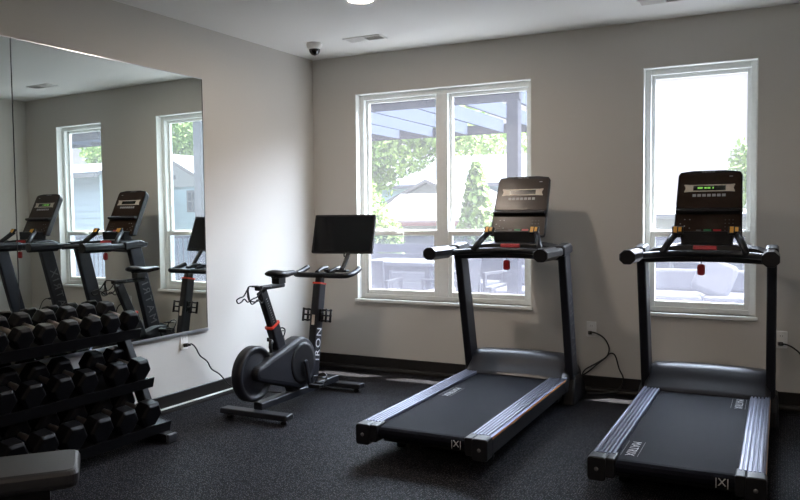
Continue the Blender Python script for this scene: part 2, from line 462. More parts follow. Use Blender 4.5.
    # safety key on its cord
    b = MB(); b.tube([(-.02,1.55,1.09),(-.02,1.525,1.07),(-.018,1.52,1.03)], .0025, 6, sub=3); k = b.build('safety_cord', M['cord'], T)
    b = MB(); b.prism(rrect(-.042,.004,.962,1.032,.016), 'y', 1.508, 1.530); b.box(-.028,-.008,1.508,1.532,.985,1.0)
    b.build('safety_key', M['redkey'], T, bevel=.004)
    # console
    CF = basis((1,0,0),(0,.20,.43),(0,1.685,1.195)) @ Matrix.Diagonal((1.035,1.025,1,1))
    b = MB(); b.prism([(-.15,1.14),(.15,1.14),(.16,1.235),(-.16,1.235)], 'y', 1.63, 1.73); b.build('console_neck', M['black'], T, bevel=.008)
    Hc = .474
    outline = [(-.202,.012),(-.190,0),(.190,0),(.202,.012),(.193,Hc-.03),(.178,Hc-.006),(.10,Hc+.004),(-.10,Hc+.004),(-.178,Hc-.006),(-.193,Hc-.03)]
    b = MB(); b.prism(outline, 'z', 0, -.062, CF, taper=(.93,0,Hc/2)); c = b.build('console', M['black'], T, bevel=.010, seg=3)
    b = MB(); b.prism([(-.185,.205),(.185,.205),(.180,Hc-.022),(-.180,Hc-.022)], 'z', .0002, .0022, CF); dp = b.build('display_panel', M['panel'], c)
    b = MB(); b.prism([(-.190,.014),(.190,.014),(.187,.158),(-.187,.158)], 'z', .0002, .0022, CF); kp = b.build('key_panel', M['panel'], c)
    # reading rack lip
    b = MB(); b.prism([(.162,.0),(.162,.026),(.168,.036),(.180,.036),(.196,.012),(.200,.0)], 'x', -.187, .187, CF @ Matrix(((1,0,0,0),(0,1,0,0),(0,0,1,0),(0,0,0,1))))
    b.build('reading_rack', M['black'], c, bevel=.003)
    # pale bracket with the number window
    z0, z1 = .0022, .0040
    b = MB()
    b.prism([(-.150,.372),(-.096,.367),(-.096,.322),(-.150,.317),(-.142,.345)], 'z', z0, z1, CF)
    b.prism([(.150,.372),(.096,.367),(.096,.322),(.150,.317),(.142,.345)], 'z', z0, z1, CF)
    b.prism([(-.15,.362),(.15,.362),(.15,.369),(-.15,.369)], 'z', z0, z1+.0002, CF)
    b.prism([(-.15,.320),(.15,.320),(.15,.327),(-.15,.327)], 'z', z0, z1+.0002, CF)
    b.build('display_bracket', M['trim'], dp)
    b = MB(); b.box(-.096,.096,.327,.362,z0,z0+.0009,CF); b.build('number_window', M['lcd'], dp)
    b = MB()
    for k in range(7): b.box(-.098+.029*k,-.098+.029*k+.021,.284,.302,z0,z1,CF)
    b.build('mode_key', M['mark'], dp)
    text('console_lettering', 'MATRIX', .017, CF @ Matrix.Translation((-.01,Hc-.012,.0006)), M['mark'], c, .0004, spacing=1.4)
    b = MB(); b.box(.115,.135,Hc-.050,Hc-.045,z0,z1,CF); b.build('small_badge', M['mark'], dp)
    b = MB(); b.box(-.022,.022,.030,.054,z0,.0075,CF); b.build('start_key', M['green'], kp, bevel=.002)
    b = MB(); b.box(.034,.080,.030,.054,z0,.0075,CF); b.build('stop_key', M['red'], kp, bevel=.002)
    b = MB(); b.box(-.066,-.038,.032,.052,z0,.0065,CF); b.build('pause_key', M['markdim'], kp, bevel=.002)
    b = MB()
    for i in range(3):
        for j in range(4): b.box(.098+.022*i,.105+.022*i,.045+.024*j,.050+.024*j,z0,.0035,CF)
    b.build('keypad', M['markdim'], kp)
    for x, y in ((-.165,.05),(-.165,.09),(-.14,.12),(-.11,.12),(-.11,.06),(-.14,.075)):
        b = MB(); b.box(x,x+.007,y,y+.005,z0,.0035,CF); b.build('speed_key', M['mark'], kp)
    # stalks with yellow speed toggles
    for s in (-1,1):
        b = MB(); b.tube([(s*.245,1.44,1.095),(s*.225,1.485,1.145),(s*.175,1.585,1.235)], [.019,.020,.022], 10, flat=1.15)
        a = b.build('toggle_stalk', M['grip'], T)
        MM = basis((1,0,0),(0,.55,.8),(s*.166,1.570,1.238)) @ Matrix.Scale(1.35,4)
        b = MB(); b.box(-.026,.026,-.022,.022,-.004,.012,MM); tg = b.build('speed_toggle', M['black'], a, bevel=.006)
        b = MB(); b.box(-.018,-.002,-.016,.016,.012,.0145,MM); b.box(.004,.018,-.010,.014,.012,.0145,MM); b.build('toggle_mark', M['yellow'], tg)
    return T
t1 = make_treadmill(); t1.location = (2.045, -2.172, 0)
tag(t1, 'black treadmill in front of the two-sash window, nearer the bike', 'treadmill', 'treadmills facing the windows')
t2 = copy_tree(t1); t2.location = (3.330, -2.200, 0)
tag(t2, 'black treadmill in front of the narrow single window, at the right', 'treadmill', 'treadmills facing the windows')
# the left belt has stopped with its lettering farther forward
for o in list(t1.children):
    if o.name.startswith('running_belt'):
        for c in list(o.children):
            if c.name.startswith('roller'): continue
            if sum(v.co.x for v in c.data.vertices) > 0: bpy.data.objects.remove(c)
            else: c.location.y += .715
# the right-hand console shows lit green digits
for o in t2.children:
    if o.name.startswith('console') and not o.name.startswith(('console_tray','console_neck')):
        CF = basis((1,0,0),(0,.20,.43),(0,1.685,1.195)) @ Matrix.Diagonal((1.035,1.025,1,1))
        b = MB()
        for x0, w in ((-.070,.030),(-.030,.014),(-.012,.018),(.018,.008)):
            b.box(x0,x0+w,.340,.352,.0031,.0038,CF)
        b.build('lit_digit', M['led'], o)

# ------------------------------------------------------------------ exercise bike
def make_bike():
    B = thing('exercise_bike', 'black indoor cycling bike with a large screen beside the left wall', 'exercise bike', (.645,-1.74,0))
    for (y, n, w) in ((0,'rear_stabiliser',.272),(.99,'front_stabiliser',.25)):
        b = MB(); b.prism([(y-.05,.030),(y+.05,.030),(y+.042,.066),(y-.042,.066)], 'x', -w, w); o = b.build(n, M['char'], B, bevel=.008)
        for s in (-1,1):
            MB().lathe([(0,0),(.022,0),(.022,.014),(.012,.02),(.012,.032),(0,.032)], 14, Matrix.Translation((s*(w-.05),y,0))).build('levelling_foot', M['black'], o)
    b = MB(); b.prism(rrect(-.035,.035,.062,.115,.012), 'y', .02, 1.0); b.build('base_beam', M['char'], B, bevel=.004)
    # flywheel behind the seat tube
    X = Matrix.Translation((-.060,.0,.312)) @ Matrix.Rotation(R(90),4,'Y')
    MB().lathe([(0,.0),(.10,.0),(.13,.012),(.150,.012),(.160,.0),(.178,.004),(.185,.014),(.185,.066),(.178,.076),(.160,.080),(.150,.066),(.13,.062),(.10,.076),(0,.076)], 48, X).build('flywheel', M['char'], B)
    # drive cover: small at the flywheel hub, round at the crank
    c0, r0, c1, r1 = (-.012,.318), .052, (.465,.308), .186
    def outline(k0, k1):
        pts = []
        dx = c1[0]-c0[0]; al = math.asin((r1-r0)/dx)
        for i in range(9):
            t = math.pi/2+al+(math.pi-2*al)*i/8
            pts.append((c0[0]+r0*k0*math.cos(t), c0[1]+r0*k0*math.sin(t)))
        for i in range(17):
            t = -math.pi/2-al+(math.pi+2*al)*i/16
            pts.append((c1[0]+r1*k1*math.cos(t), c1[1]+r1*k1*math.sin(t)))
        return pts
    rings = [[(x,p[0],p[1]) for p in outline(k,kk)] for x, k, kk in ((-.03,1,1),(.045,1,1),(.062,.86,.93),(.068,.5,.80))]
    b = MB(); b.loft(rings); cov = b.build('drive_cover', M['char'], B, bevel=.004)
    Xc = Matrix.Translation((.068,c1[0],c1[1])) @ Matrix.Rotation(R(90),4,'Y')
    MB().lathe([(0,0),(.148,0),(.146,.004),(.12,.006),(0,.006)], 40, Xc).build('cover_disc', M['black'], cov)
    # cranks and pedals
    for s, dy, dz in ((1,.045,-.165),(-1,-.045,.165)):
        xx = s*.092 if s > 0 else -.075
        b = MB(); d = V((0,dy,dz)); p = V((xx,c1[0],c1[1]))
        MM = basis((1,0,0), d, p)
        b.box(-.010,.010,-.022,.185,-.015,.015,MM); cr = b.build('crank', M['char'], B, bevel=.006)
        e = p+d.normalized()*.17
        b = MB(); ox = s*.062
        b.box(ox-.045,ox+.045,-.045,-.030,-.014,.014,Matrix.Translation(e)); b.box(ox-.045,ox+.045,.030,.045,-.014,.014,Matrix.Translation(e))
        b.box(ox-.045,ox-.035,-.030,.030,-.010,.010,Matrix.Translation(e)); b.box(ox+.035,ox+.045,-.030,.030,-.010,.010,Matrix.Translation(e))
        b.lathe([(0,-.05),(.012,-.05),(.012,.05),(0,.05)], 12, Matrix.Translation(e+V((ox,0,0))) @ Matrix.Rotation(R(90),4,'Y'))
        pd = b.build('pedal', M['black'], cr, bevel=.002)
        b = MB(); q = e+V((ox,0,0))
        b.tube([q+V((-.04,.04,.01)),q+V((-.035,.07,.055)),q+V((0,.085,.07)),q+V((.035,.07,.055)),q+V((.04,.04,.01))], .005, 6, sub=4)
        b.tube([q+V((-.035,.07,.055)),q+V((-.03,.0,.06)),q+V((.03,.0,.06)),q+V((.035,.07,.055))], .004, 6, sub=3)
        b.build('toe_cage', M['black'], pd)
    # seat tube and post
    a = V((0,.44,.09)); t = V((0,.198,.61))
    ax = (t-a).normalized()
    MM = basis((1,0,0), ax, a); L = (t-a).length
    b = MB(); b.prism(rrect(-.030,.030,-.048,.048,.014), 'z', 0, L, along(a, ax))
    b.build('seat_tube', M['char'], B, bevel=.003)
    MQ = along(t, ax)
    b = MB(); b.prism(rrect(-.034,.034,-.052,.052,.014), 'z', -.004, .010, MQ); b.build('seat_tube_ring', M['redring'], B)
    b = MB(); b.prism(rrect(-.023,.023,-.036,.036,.010), 'z', -.05, .268, MQ); sp = b.build('seat_post', M['black'], B)
    b = MB()
    for k in range(11): b.box(.0228,.0236,-.008,.008,.03+.018*k,.032+.018*k,MQ)
    b.build('height_mark', M['mark'], sp)
    b = MB(); b.tube([(.02,.17,.50),(.02,.155,.505)], .012, 8); b.tube([(.02,.15,.52),(.02,.145,.47),(.02,.152,.43)], [.012,.013,.009], 8); b.build('seat_lever', M['black'], B)
    # slider and saddle
    b = MB(); b.prism(rrect(-.022,.022,.862,.892,.010), 'y', .035, .325); sl = b.build('seat_slider', M['black'], B, bevel=.003)
    b = MB(); b.box(-.030,.030,.24,.32,.892,.930); b.tube([(-.022,.23,.936),(-.02,.36,.933),(-.014,.46,.948)], .005, 6); b.tube([(.022,.23,.936),(.02,.36,.933),(.014,.46,.948)], .005, 6)
    b.build('saddle_clamp', M['black'], B)
    rings = []
    for y, w, z, h in ((.145,.03,.962,.02),(.155,.062,.965,.035),(.185,.076,.968,.042),(.235,.070,.962,.042),(.29,.045,.956,.038),(.35,.028,.955,.034),(.41,.023,.955,.030),(.435,.014,.950,.02)):
        y += .048; z += .008
        rings.append([(w*math.cos(2*math.pi*k/16), y, z-h*.35+h*.65*math.sin(2*math.pi*k/16)*(1 if math.sin(2*math.pi*k/16) > 0 else .8)) for k in range(16)])
    b = MB(); b.loft(rings, smooth=True); b.build('saddle', M['grip'], B)
    # wire dumbbell holders behind the saddle
    for s in (-1,1):
        o = s*.055
        b = MB()
        g = lambda y: .78*y+.011
        b.tube([(o,g(p),z) for p, z in ((.14,.885),(.02,.890),(-.01,.872),(-.06,.832),(-.115,.824),(-.155,.812),(-.135,.790),(-.09,.796),(-.055,.812),(-.01,.788),(.015,.800),(.0,.86),(.01,.884))], .0048, 8, sub=4)
        b.tube([(o,g(-.01),.872),(o,g(-.005),.82),(o-s*.03,g(-.03),.795),(o-s*.05,g(-.06),.80)], .0045, 8, sub=3)
        b.build('wire_holder', M['black'], B)
    b = MB(); b.tube([(-.055,.05,.888),(.055,.05,.888)], .006, 8); b.build('holder_cross_wire', M['black'], B)
    # front post with red ring
    a = V((0,.665,.09)); t = V((0,.80,.845)); ax = (t-a).normalized(); L = (t-a).length
    MQ = along(a, ax)
    b = MB(); b.prism(rrect(-.032,.032,-.046,.046,.012), 'z', 0, L, MQ); fp = b.build('front_post', M['char'], B, bevel=.003)
    b = MB(); b.prism(rrect(-.036,.036,-.050,.050,.012), 'z', L-.004, L+.008, MQ); b.build('front_post_ring', M['redring'], B)
    b = MB(); b.prism(rrect(-.024,.024,-.034,.034,.010), 'z', L, L+.075, MQ); b.build('handlebar_post', M['black'], B)
    tx = MQ @ Matrix.Translation((.0325,0,.40))
    zz = (MQ.to_3x3() @ V((0,0,1)))
    text('post_lettering', 'IRON', .088, basis(zz, V((1,0,0)).cross(zz), MQ @ V((.0327,0,.315))), M['markwhite'], fp, .0004, spacing=1.25)
    b = MB(); b.box(-.012,.012,-.0475,-.0460,.455,.53,MQ); b.build('warning_sticker', M['trim'], fp)
    for s in (-1,1):
        b = MB(); cx = s*.082; zc = .535
        for k in range(3):
            z0 = zc-.045+.040*k
            ring = [(cx+.036*math.cos(R(aa)), -.0+.036*math.sin(R(aa)), z0) for aa in range(30,331,20)]
            if s < 0: ring = [(2*cx-p[0],p[1],p[2]) for p in ring]
            b.tube([MQ @ V(p) for p in ring], .0065, 8)
        for aa in (60,180,300):
            xx = cx+.036*math.cos(R(aa)); xx = xx if s > 0 else 2*cx-xx
            b.tube([MQ @ V((xx,.036*math.sin(R(aa)),zc-.055)), MQ @ V((xx,.036*math.sin(R(aa)),zc+.045))], .009, 8)
        b.box(*sorted((s*.030,s*.048)),-.02,.02,zc-.05,zc+.04,MQ)
        b.build('bottle_holder', M['black'], B)
    # handlebar: cross bar on the rider's side, horns reaching forwards
    b = MB(); b.box(-.045,.045,.77,.96,.890,.925); b.build('handlebar_slider', M['black'], B, bevel=.01)
    for s in (-1,1):
        b = MB(); b.tube([(0,.800,.908),(s*.12,.798,.908),(s*.205,.805,.909),(s*.235,.84,.913),(s*.240,.925,.928),(s*.234,1.0,.952)], .0205, 12, sub=5)
        b.build('handlebar', M['grip'], B)
    b = MB()
    for s in (-1,1): b.tube([(s*.05,.84,.925),(s*.06,.92,.945),(s*.055,1.0,.952)], .015, 10, sub=4)
    b.build('forearm_bar', M['grip'], B)
    # screen and arm
    ya, ti = R(10), R(19)
    SC = basis((math.cos(ya),math.sin(ya),0),(-math.sin(ya)*math.sin(ti),math.cos(ya)*math.sin(ti),math.cos(ti)),(.042,1.087,1.215))
    w, h = .252, .157
    b = MB(); b.prism(rrect(-w,w,-h,h,.008,3), 'z', -.028, 0, SC); m_ = b.build('screen_case', M['black'], B, bevel=.003)
    b = MB(); b.box(-w+.018,w-.018,-h+.018,h-.018,.0002,.0014,SC); b.build('screen_display', M['screen'], m_)
    b = MB(); b.tube([(.10,.955,.935),(.105,1.0,.99),(.10,1.08,1.09),(.07,1.115,1.17)], .017, 10, sub=4); b.box(-.07,.08,-.06,.06,-.050,-.027,SC)
    b.build('screen_arm', M['black'], B)
    b = MB(); b.box(-.04,.16,.925,.975,.925,.942); b.build('screen_base', M['black'], B, bevel=.004)
    b = MB(); b.tube([SC @ V((.03,-.150,.004)),SC @ V((.028,-.175,.006)),SC @ V((.034,-.19,.004))], .006, 6, sub=3); b.build('screen_knob', M['black'], m_)
    return B
make_bike()

# ------------------------------------------------------------------ dumbbell rack and dumbbells
YR = -2.36
def rshift(y): return A*(y+2.41)
def make_rack():
    K = thing('dumbbell_rack', 'black three-tier dumbbell rack standing below the wall mirrors', 'rack', (.25,-3.0,0))
    off = V((-.25,3.0,0))
    y0, y1 = -2.345, -3.95
    TL = R(14)
    for n, xc, zc, rr in (('top',.105,.753,.066),('middle',.200,.468,.076),('bottom',.320,.226,.084)):
        d = V((math.cos(TL),0,-math.sin(TL))); u = V((math.sin(TL),0,math.cos(TL)))
        c = V((xc,0,zc))-u*(rr*.866+.002)
        hf = {'top':.149,'middle':.154,'bottom':.164}[n]
        P = [(-hf-.006,.026),(-hf,.026),(-hf,-.002),(hf,-.002),(hf,.020),(hf+.009,.020),(hf+.009,-.042),(hf,-.042),(hf,-.012),(-hf-.006,-.012)]
        b = MB()
        b.loft([[(c+d*p[0]+u*p[1]+V((rshift(y),y,0)))+off for p in P] for y in (y0,y1)])
        b.build('tier_tray', M['rack'], K)
    for yy in (YR, -3.86):
        s = rshift(yy)
        b = MB()
        b.prism([(.028+s,.690),(.105+s,.690),(.405+s,.045),(.325+s,.045)], 'y', yy-.030, yy+.030, Matrix.Translation(off))
        b.build('upright', M['rack'], K, bevel=.010, seg=3)
        b = MB(); b.prism(rrect(.0+s,.475+s,.006,.056,.012), 'y', yy-.035, yy+.035, Matrix.Translation(off)); ft = b.build('foot', M['rack'], K, bevel=.004)
        b = MB(); b.prism(rrect(.475+s,.500+s,.004,.058,.010), 'y', yy-.036, yy+.036, Matrix.Translation(off)); b.build('foot_cap', M['cap'], ft, bevel=.006, seg=3)
    return K
make_rack()
def hexhead(r, xc, hl):
    b = MB(); X = Matrix.Translation((xc,0,0)) @ Matrix.Rotation(R(90),4,'Y')
    # hexagon with a flat face underneath
    b.lathe([(0,-hl),(r*.80,-hl),(r,-hl+.014),(r,hl-.014),(r*.80,hl),(0,hl)], 6, X, smooth=False, phase=R(30))
    return b
def make_dumbbell(r, hl, sep):
    D = empty('dumbbell')
    hexhead(r, sep/2, hl).build('head', M['rubber'], D, bevel=.004)
    hexhead(r, -sep/2, hl).build('head', M['rubber'], D, bevel=.004)
    X = Matrix.Rotation(R(90),4,'Y'); q = sep/2-hl+.001
    MB().lathe([(0,-q),(.014,-q),(.0135,-q*.8),(.017,-q*.3),(.017,q*.3),(.0135,q*.8),(.014,q),(0,q)], 16, X).build('handle', M['chrome'], D)
    return D
tiers = [
    ('top', .066, .040, .205, .107, .755, [-2.405,-2.550,-2.683,-2.832,-2.985,-3.124,-3.268]),
    ('middle', .076, .044, .208, .200, .470, [-2.432,-2.590,-2.815,-2.972,-3.150,-3.315]),
    ('bottom', .083, .050, .212, .320, .228, [-2.487,-2.662,-2.838,-3.015,-3.190,-3.362]),
]
ordn = ['first','second','third','fourth','fifth','sixth','seventh']
for n, r, hl, sep, xc, zc, ys in tiers:
    proto = make_dumbbell(r, hl, sep)
    for i, y in enumerate(ys):
        o = proto if i == 0 else copy_tree(proto)
        o.location = (xc+rshift(y), y, zc); o.rotation_euler = (0, R(14), R(random.uniform(-1.5,1.5)))
        where = {'top':'along the top tier of the rack','middle':'along the middle tier of the rack','bottom':'along the lowest tier of the rack'}[n]
        if i == 0:
            lab = f'black hex dumbbell {where}, first from its right end'
        else:
            lab = f'black hex dumbbell {where}, {ordn[i]} from its right end'
        tag(o, lab, 'dumbbell', f'dumbbells on the {n} tier')

# ------------------------------------------------------------------ bench in the corner of the photo
ang = math.atan2(.745,.665)
t = thing('weight_bench', 'padded black weight bench cut off by the lower left corner', 'bench', (1.447,-3.836,.022), ang)
# local +x points to the visible end of the pad
b = MB()
rings = []
for z, k in ((.385,.012),(.392,.004),(.405,0),(.435,0),(.447,.005),(.452,.016)):
    rings.append([(p[0],p[1],z) for p in rrect(-.98+k,0-k,-.142+k,.142-k,.035,5)])
b.loft(rings, smooth=False); b.build('seat_pad', M['pad'], t, bevel=.003)
b = MB(); b.prism(rrect(-.030,.030,.315,.375,.008), 'x', -.95, -.10); b.box(-.90,-.08,-.10,.10,.374,.386); b.build('pad_beam', M['black'], t)
for x in (-.85,-.16):
    b = MB(); b.prism(rrect(x-.03,x+.03,-.03,.03,.008), 'z', .05, .32); l = b.build('post', M['black'], t)
    b = MB(); b.prism(rrect(x-.03,x+.03,.006,.056,.01), 'y', -.25, .25); b.build('foot', M['black'], l)

# ------------------------------------------------------------------ outlets and cords
def outlet(loc, rz, label, h=.118, w=.074):
    t = thing('wall_outlet', label, 'outlet', loc, rz, 'wall outlets')
    b = MB(); b.prism(rrect(-w/2,w/2,-h/2,h/2,.006), 'y', -.006, -.0003); b.build('cover_plate', M['plate'], t, bevel=.002)
    for z in (.024,-.024):
        b = MB(); b.prism(rrect(-.017,.017,z-.016,z+.016,.010), 'y', -.0085, -.0055); s = b.build('socket', M['plate'], t)
        b = MB(); b.box(-.008,-.006,-.0090,-.0084,z-.003,z+.007); b.box(.006,.008,-.0090,-.0084,z-.003,z+.007); b.build('socket_slot', M['black'], s)
    return t
outlet((2.478,0,.478), 0, 'white wall outlet low on the back wall between the two treadmills')
outlet((3.768,0,.482), 0, 'white wall outlet at the right edge beside the right treadmill post')
outlet((lw(-1.657),-1.657,.472), R(90)-A, 'white wall outlet under the mirror corner near the bike')
def cord(pts, label, plug, dr):
    t = thing('power_cord', label, 'cord', pts[0], 0, 'power cords')
    o = -V(pts[0])
    b = MB(); b.tube([V(p)+o for p in pts], .0055, 8, sub=5); b.build('cable', M['cord'], t)
    b = MB(); q = V(dr).normalized(); M_ = Matrix.Translation((0,0,0)) @ q.to_track_quat('Z','Y').to_matrix().to_4x4()
    b.prism(rrect(-.013,.013,-.013,.013,.005), 'z', -.032, .0, M_); b.prism(rrect(-.008,.008,-.008,.008,.004), 'z', 0, .02, M_)
    b.build('plug', M['cord'], t, bevel=.002)
c1 = [(2.478,-.042,.455),(2.505,-.055,.462),(2.555,-.06,.445),(2.596,-.06,.411),(2.622,-.06,.350),(2.607,-.06,.291),(2.555,-.065,.242),(2.47,-.075,.165),(2.43,-.085,.140),(2.45,-.075,.180),(2.531,-.06,.232),(2.588,-.05,.272),(2.628,-.05,.310),(2.665,-.05,.296),(2.694,-.05,.201),(2.724,-.055,.136),(2.714,-.06,.075),(2.66,-.07,.030),(2.55,-.085,.008),(2.47,-.11,.008)]
cord(c1, 'black looping power cord hanging beside the post of the left treadmill', 1, (.35,-.9,.1))
c2 = [(3.768,-.042,.458),(3.80,-.055,.458),(3.845,-.06,.436),(3.89,-.06,.39),(3.93,-.07,.29),(3.95,-.08,.16),(3.93,-.09,.05),(3.88,-.12,.008),(3.80,-.2,.008)]
cord(c2, 'black power cord leaving the outlet at the right edge', 1, (.35,-.9,.1))
c3 = [(-.006,-1.657,.448),(.006,-1.635,.452),(.008,-1.596,.418),(.002,-1.545,.352),(.004,-1.475,.300),(.008,-1.432,.235),(.006,-1.345,.180),(.012,-1.288,.122),(.02,-1.245,.076),(.05,-1.15,.02),(.12,-1.10,.008),(.26,-1.06,.008),(.42,-1.02,.008)]
cord(c3, 'thin black power cord trailing from the left wall outlet to the bike', 1, (.9,.35,.1))

# ------------------------------------------------------------------ outside: roof terrace and neighbourhood
M['paver'] = mat('concrete_paver', (.20,.20,.21), .9, var=.1, scale=8)
M['perg'] = mat('pergola_paint', (.024,.024,.030), .8, var=.08, scale=10, spec=.05)
M['rafter'] = mat('rafter_paint', (.045,.053,.078), .8, var=.06, scale=10, spec=.04)
M['garden'] = mat('grey_wicker', (.025,.025,.03), .7, var=.15, scale=60)
M['gardentop'] = mat('pale_table_top', (.12,.12,.135), .5, var=.05)
M['cushion'] = mat('outdoor_cushion', (.12,.12,.14), .9, var=.05, scale=20)
M['iron'] = mat('railing_iron', (.05,.055,.065), .5)
M['fence'] = mat('pale_fence_boards', (.16,.16,.18), .8, var=.08, scale=6)
M['leafy'] = mat('light_foliage', (.30,.39,.11), .8, col2=(.17,.27,.06), scale=1.6)
M['leafd'] = mat('deep_foliage', (.24,.32,.09), .8, col2=(.12,.20,.05), scale=2.2)
M['bark'] = mat('bark', (.16,.12,.09), .9, var=.2, scale=9)
M['siding'] = mat('pale_siding', (.26,.26,.27), .8, var=.05)
M['bluesid'] = mat('blue_siding', (.38,.50,.58), .8, var=.05)
M['bluegrey'] = mat('blue_grey_siding', (.33,.40,.48), .8, var=.05)
M['roofp'] = mat('pale_shingle_roof', (.17,.16,.165), .9, var=.1, scale=14)
M['roofd'] = mat('grey_shingle_roof', (.09,.10,.125), .9, var=.1, scale=14)
M['gutter'] = mat('brown_gutter', (.22,.10,.10), .6)
M['pwin'] = mat('house_window_glass', (.05,.06,.08), .2)
M['grass'] = mat('ground_grass', (.07,.09,.04), .95, var=.2, scale=.4)

b = MB(); b.box(-8,13,.2,5.0,-.25,-.04); struct(b.build('terrace_floor', M['paver']))
b = MB(); b.box(-90,90,5.0,130,-3.9,-3.6); struct(b.build('ground', M['grass']))

def pergola(x0, x1, posts, label, yf=5.85):
    p = thing('pergola', label, 'pergola', ((x0+x1)/2,4.2,-.04), 0, 'terrace pergolas')
    ox = -(x0+x1)/2
    TR = Matrix.Translation((ox,-4.2,.04))
    for yy in (2.55, yf):
        b = MB(); b.box(x0,x1,yy,yy+.09,2.645,2.790,TR); b.build('beam', M['perg'], p)
    n = int((x1-x0)/.62)
    for k in range(n+1):
        x = x1-.09-.62*k
        b = MB(); b.box(x-.022,x+.022,2.641,yf-.001,2.650,2.845,TR); b.build('rafter', M['rafter'], p)
    for x in posts:
        for yy in (2.53,yf-.02):
            b = MB(); b.box(x-.068,x+.068,yy,yy+.135,-.04,2.644,TR); b.build('post', M['perg'], p, bevel=.004)
    return p
pergola(-5.2, 1.10, (1.02,-5.0), 'dark grey terrace pergola seen through the wide left window')
pergola(6.1, 9.8, (9.7,), 'dark grey overhang of beams above the terrace, seen only in the mirror', 3.3)  # pergola parts reused for an overhang of unknown kind

b = MB(); b.box(-.07,.07,-.07,.07,0,3.3); o = b.build('terrace_post', M['iron'], bevel=.005); o.location = (3.955,2.6,-.04)
tag(o, 'tall dark square post standing on the terrace at the mirror right edge', 'post')
# boarded fence on the left part of the terrace, open railing on the right part
f = thing('terrace_fence', 'low pale horizontal-board fence at the far terrace edge behind the patio table', 'fence', (-2.6,4.8,-.04))
b = MB()
for k in range(6): b.box(-4.2,4.2,-.02,.02,.06+.15*k,.06+.15*k+.13)
b.build('fence_boards', M['fence'], f)
for x in (-4.1,-2.1,-.1,1.95,4.1):
    b = MB(); b.box(x-.05,x+.05,.021,.10,0,.98); b.build('fence_post', M['fence'], f)
def railing(x0, x1, label):
    r = thing('terrace_railing', label, 'railing', ((x0+x1)/2,4.75,-.04), 0, 'terrace railing sections')
    w = (x1-x0)/2
    b = MB(); b.box(-w,w,-.025,.025,1.03,1.08); b.build('top_rail', M['iron'], r)
    b = MB(); b.box(-w,w,-.02,.02,.10,.14); b.build('bottom_rail', M['iron'], r)
    for x in (-w+.03,w-.03):
        b = MB(); b.box(x-.028,x+.028,-.028,.028,0,1.12); b.build('railing_post', M['iron'], r)
    n = int((x1-x0)/.125)
    for k in range(1,n):
        x = -w+k*(x1-x0)/n
        b = MB(); b.box(x-.009,x+.009,-.009,.009,.14,1.03); b.build('baluster', M['iron'], r)
railing(1.75, 3.70, 'dark metal railing section seen through the narrow right window')
railing(3.72, 6.30, 'dark metal railing section seen in the mirror through the nearer mirrored window')
railing(6.32, 9.60, 'dark metal railing section seen in the mirror through the farther mirrored window')

# patio furniture
def chair():
    c = empty('patio_chair')
    b = MB(); b.box(-.25,.25,-.25,.25,.36,.41); b.build('seat', M['garden'], c, bevel=.008)
    b = MB(); b.box(-.23,.23,-.22,.24,.41,.48); b.build('seat_cushion', M['cushion'], c, bevel=.02, seg=3)
    b = MB(); b.prism([(-.25,.41),(-.21,.41),(-.27,.86),(-.31,.86)], 'x', -.25, .25); b.build('backrest', M['garden'], c, bevel=.008)
    for s in (-1,1):
        b = MB(); b.box(*sorted((s*.25,s*.30)),-.27,.25,.58,.62); b.build('armrest', M['garden'], c, bevel=.006)
        for y in (-.25,.22):
            b = MB(); b.box(*sorted((s*.255,s*.297)),y-.02,y+.02,0,.58 if True else .4); b.build('leg', M['garden'], c)
    return c
ch = chair()
spots = [(-1.42,3.05,R(-92),'grey patio chair at the left end of the patio table'),
         (-.72,2.40,R(6),'grey patio chair at the near side of the patio table'),
         (.14,2.80,R(85),'grey patio chair at the right end of the patio table'),
         (.02,4.05,R(165),'grey patio chair standing against the fence between table and sofa')]
for i, (x, y, a, lab) in enumerate(spots):
    o = ch if i == 0 else copy_tree(ch)
    o.location = (x,y,-.04); o.rotation_euler = (0,0,a); tag(o, lab, 'chair', 'patio chairs on the terrace')
tb = thing('patio_table', 'pale-topped patio table on the terrace behind the left window', 'table', (-.62,3.15,-.04))
b = MB(); b.box(-.55,.55,-.42,.42,.755,.80); b.build('tabletop', M['gardentop'], tb, bevel=.006)
b = MB(); b.box(-.48,.48,-.36,.36,.69,.754); b.build('apron', M['garden'], tb)
for sx in (-1,1):
    for sy in (-1,1):
        b = MB(); b.box(sx*.46-.035,sx*.46+.035,sy*.34-.035,sy*.34+.035,0,.69); b.build('leg', M['garden'], tb)
def sofa(x, y, w, label):
    s = thing('patio_sofa', label, 'sofa', (x,y,-.04), 0, 'patio sofas')
    b = MB(); b.box(-w,w,-.38,.38,.06,.36); b.box(-w,w,.30,.38,.36,.66); b.box(-w,-w+.10,-.38,.30,.36,.52); b.box(w-.10,w,-.38,.30,.36,.52)
    b.build('sofa_frame', M['garden'], s, bevel=.01)
    n = 2
    for k in range(n):
        a0 = -w+.11+k*(2*w-.22)/n; a1 = a0+(2*w-.22)/n-.01
        b = MB(); b.box(a0,a1,-.37,.28,.362,.50); b.build('seat_cushion', M['cushion'], s, bevel=.04, seg=3)
        b = MB(); b.prism([(.14,.502),(.285,.502),(.285,.74),(.20,.75)], 'x', a0+.01, a1-.01); b.build('back_cushion', M['cushion'], s, bevel=.04, seg=3)
    return s
sofa(1.12, 3.2, .55, 'grey patio sofa with pale cushions seen through the left window')
sofa(3.02, 3.25, .85, 'grey patio sofa with pale cushions seen through the narrow right window')
rings = []
for t_, w in ((-1,.02),(-.7,.7),(-.35,.95),(0,1),(.35,.95),(.7,.7),(1,.02)):
    rings.append([(p[0]*(.75+.25*w)*1.0, .06*t_, p[1]*(.75+.25*w)) for p in rrect(-.2,.2,-.2,.2,.06,4)])
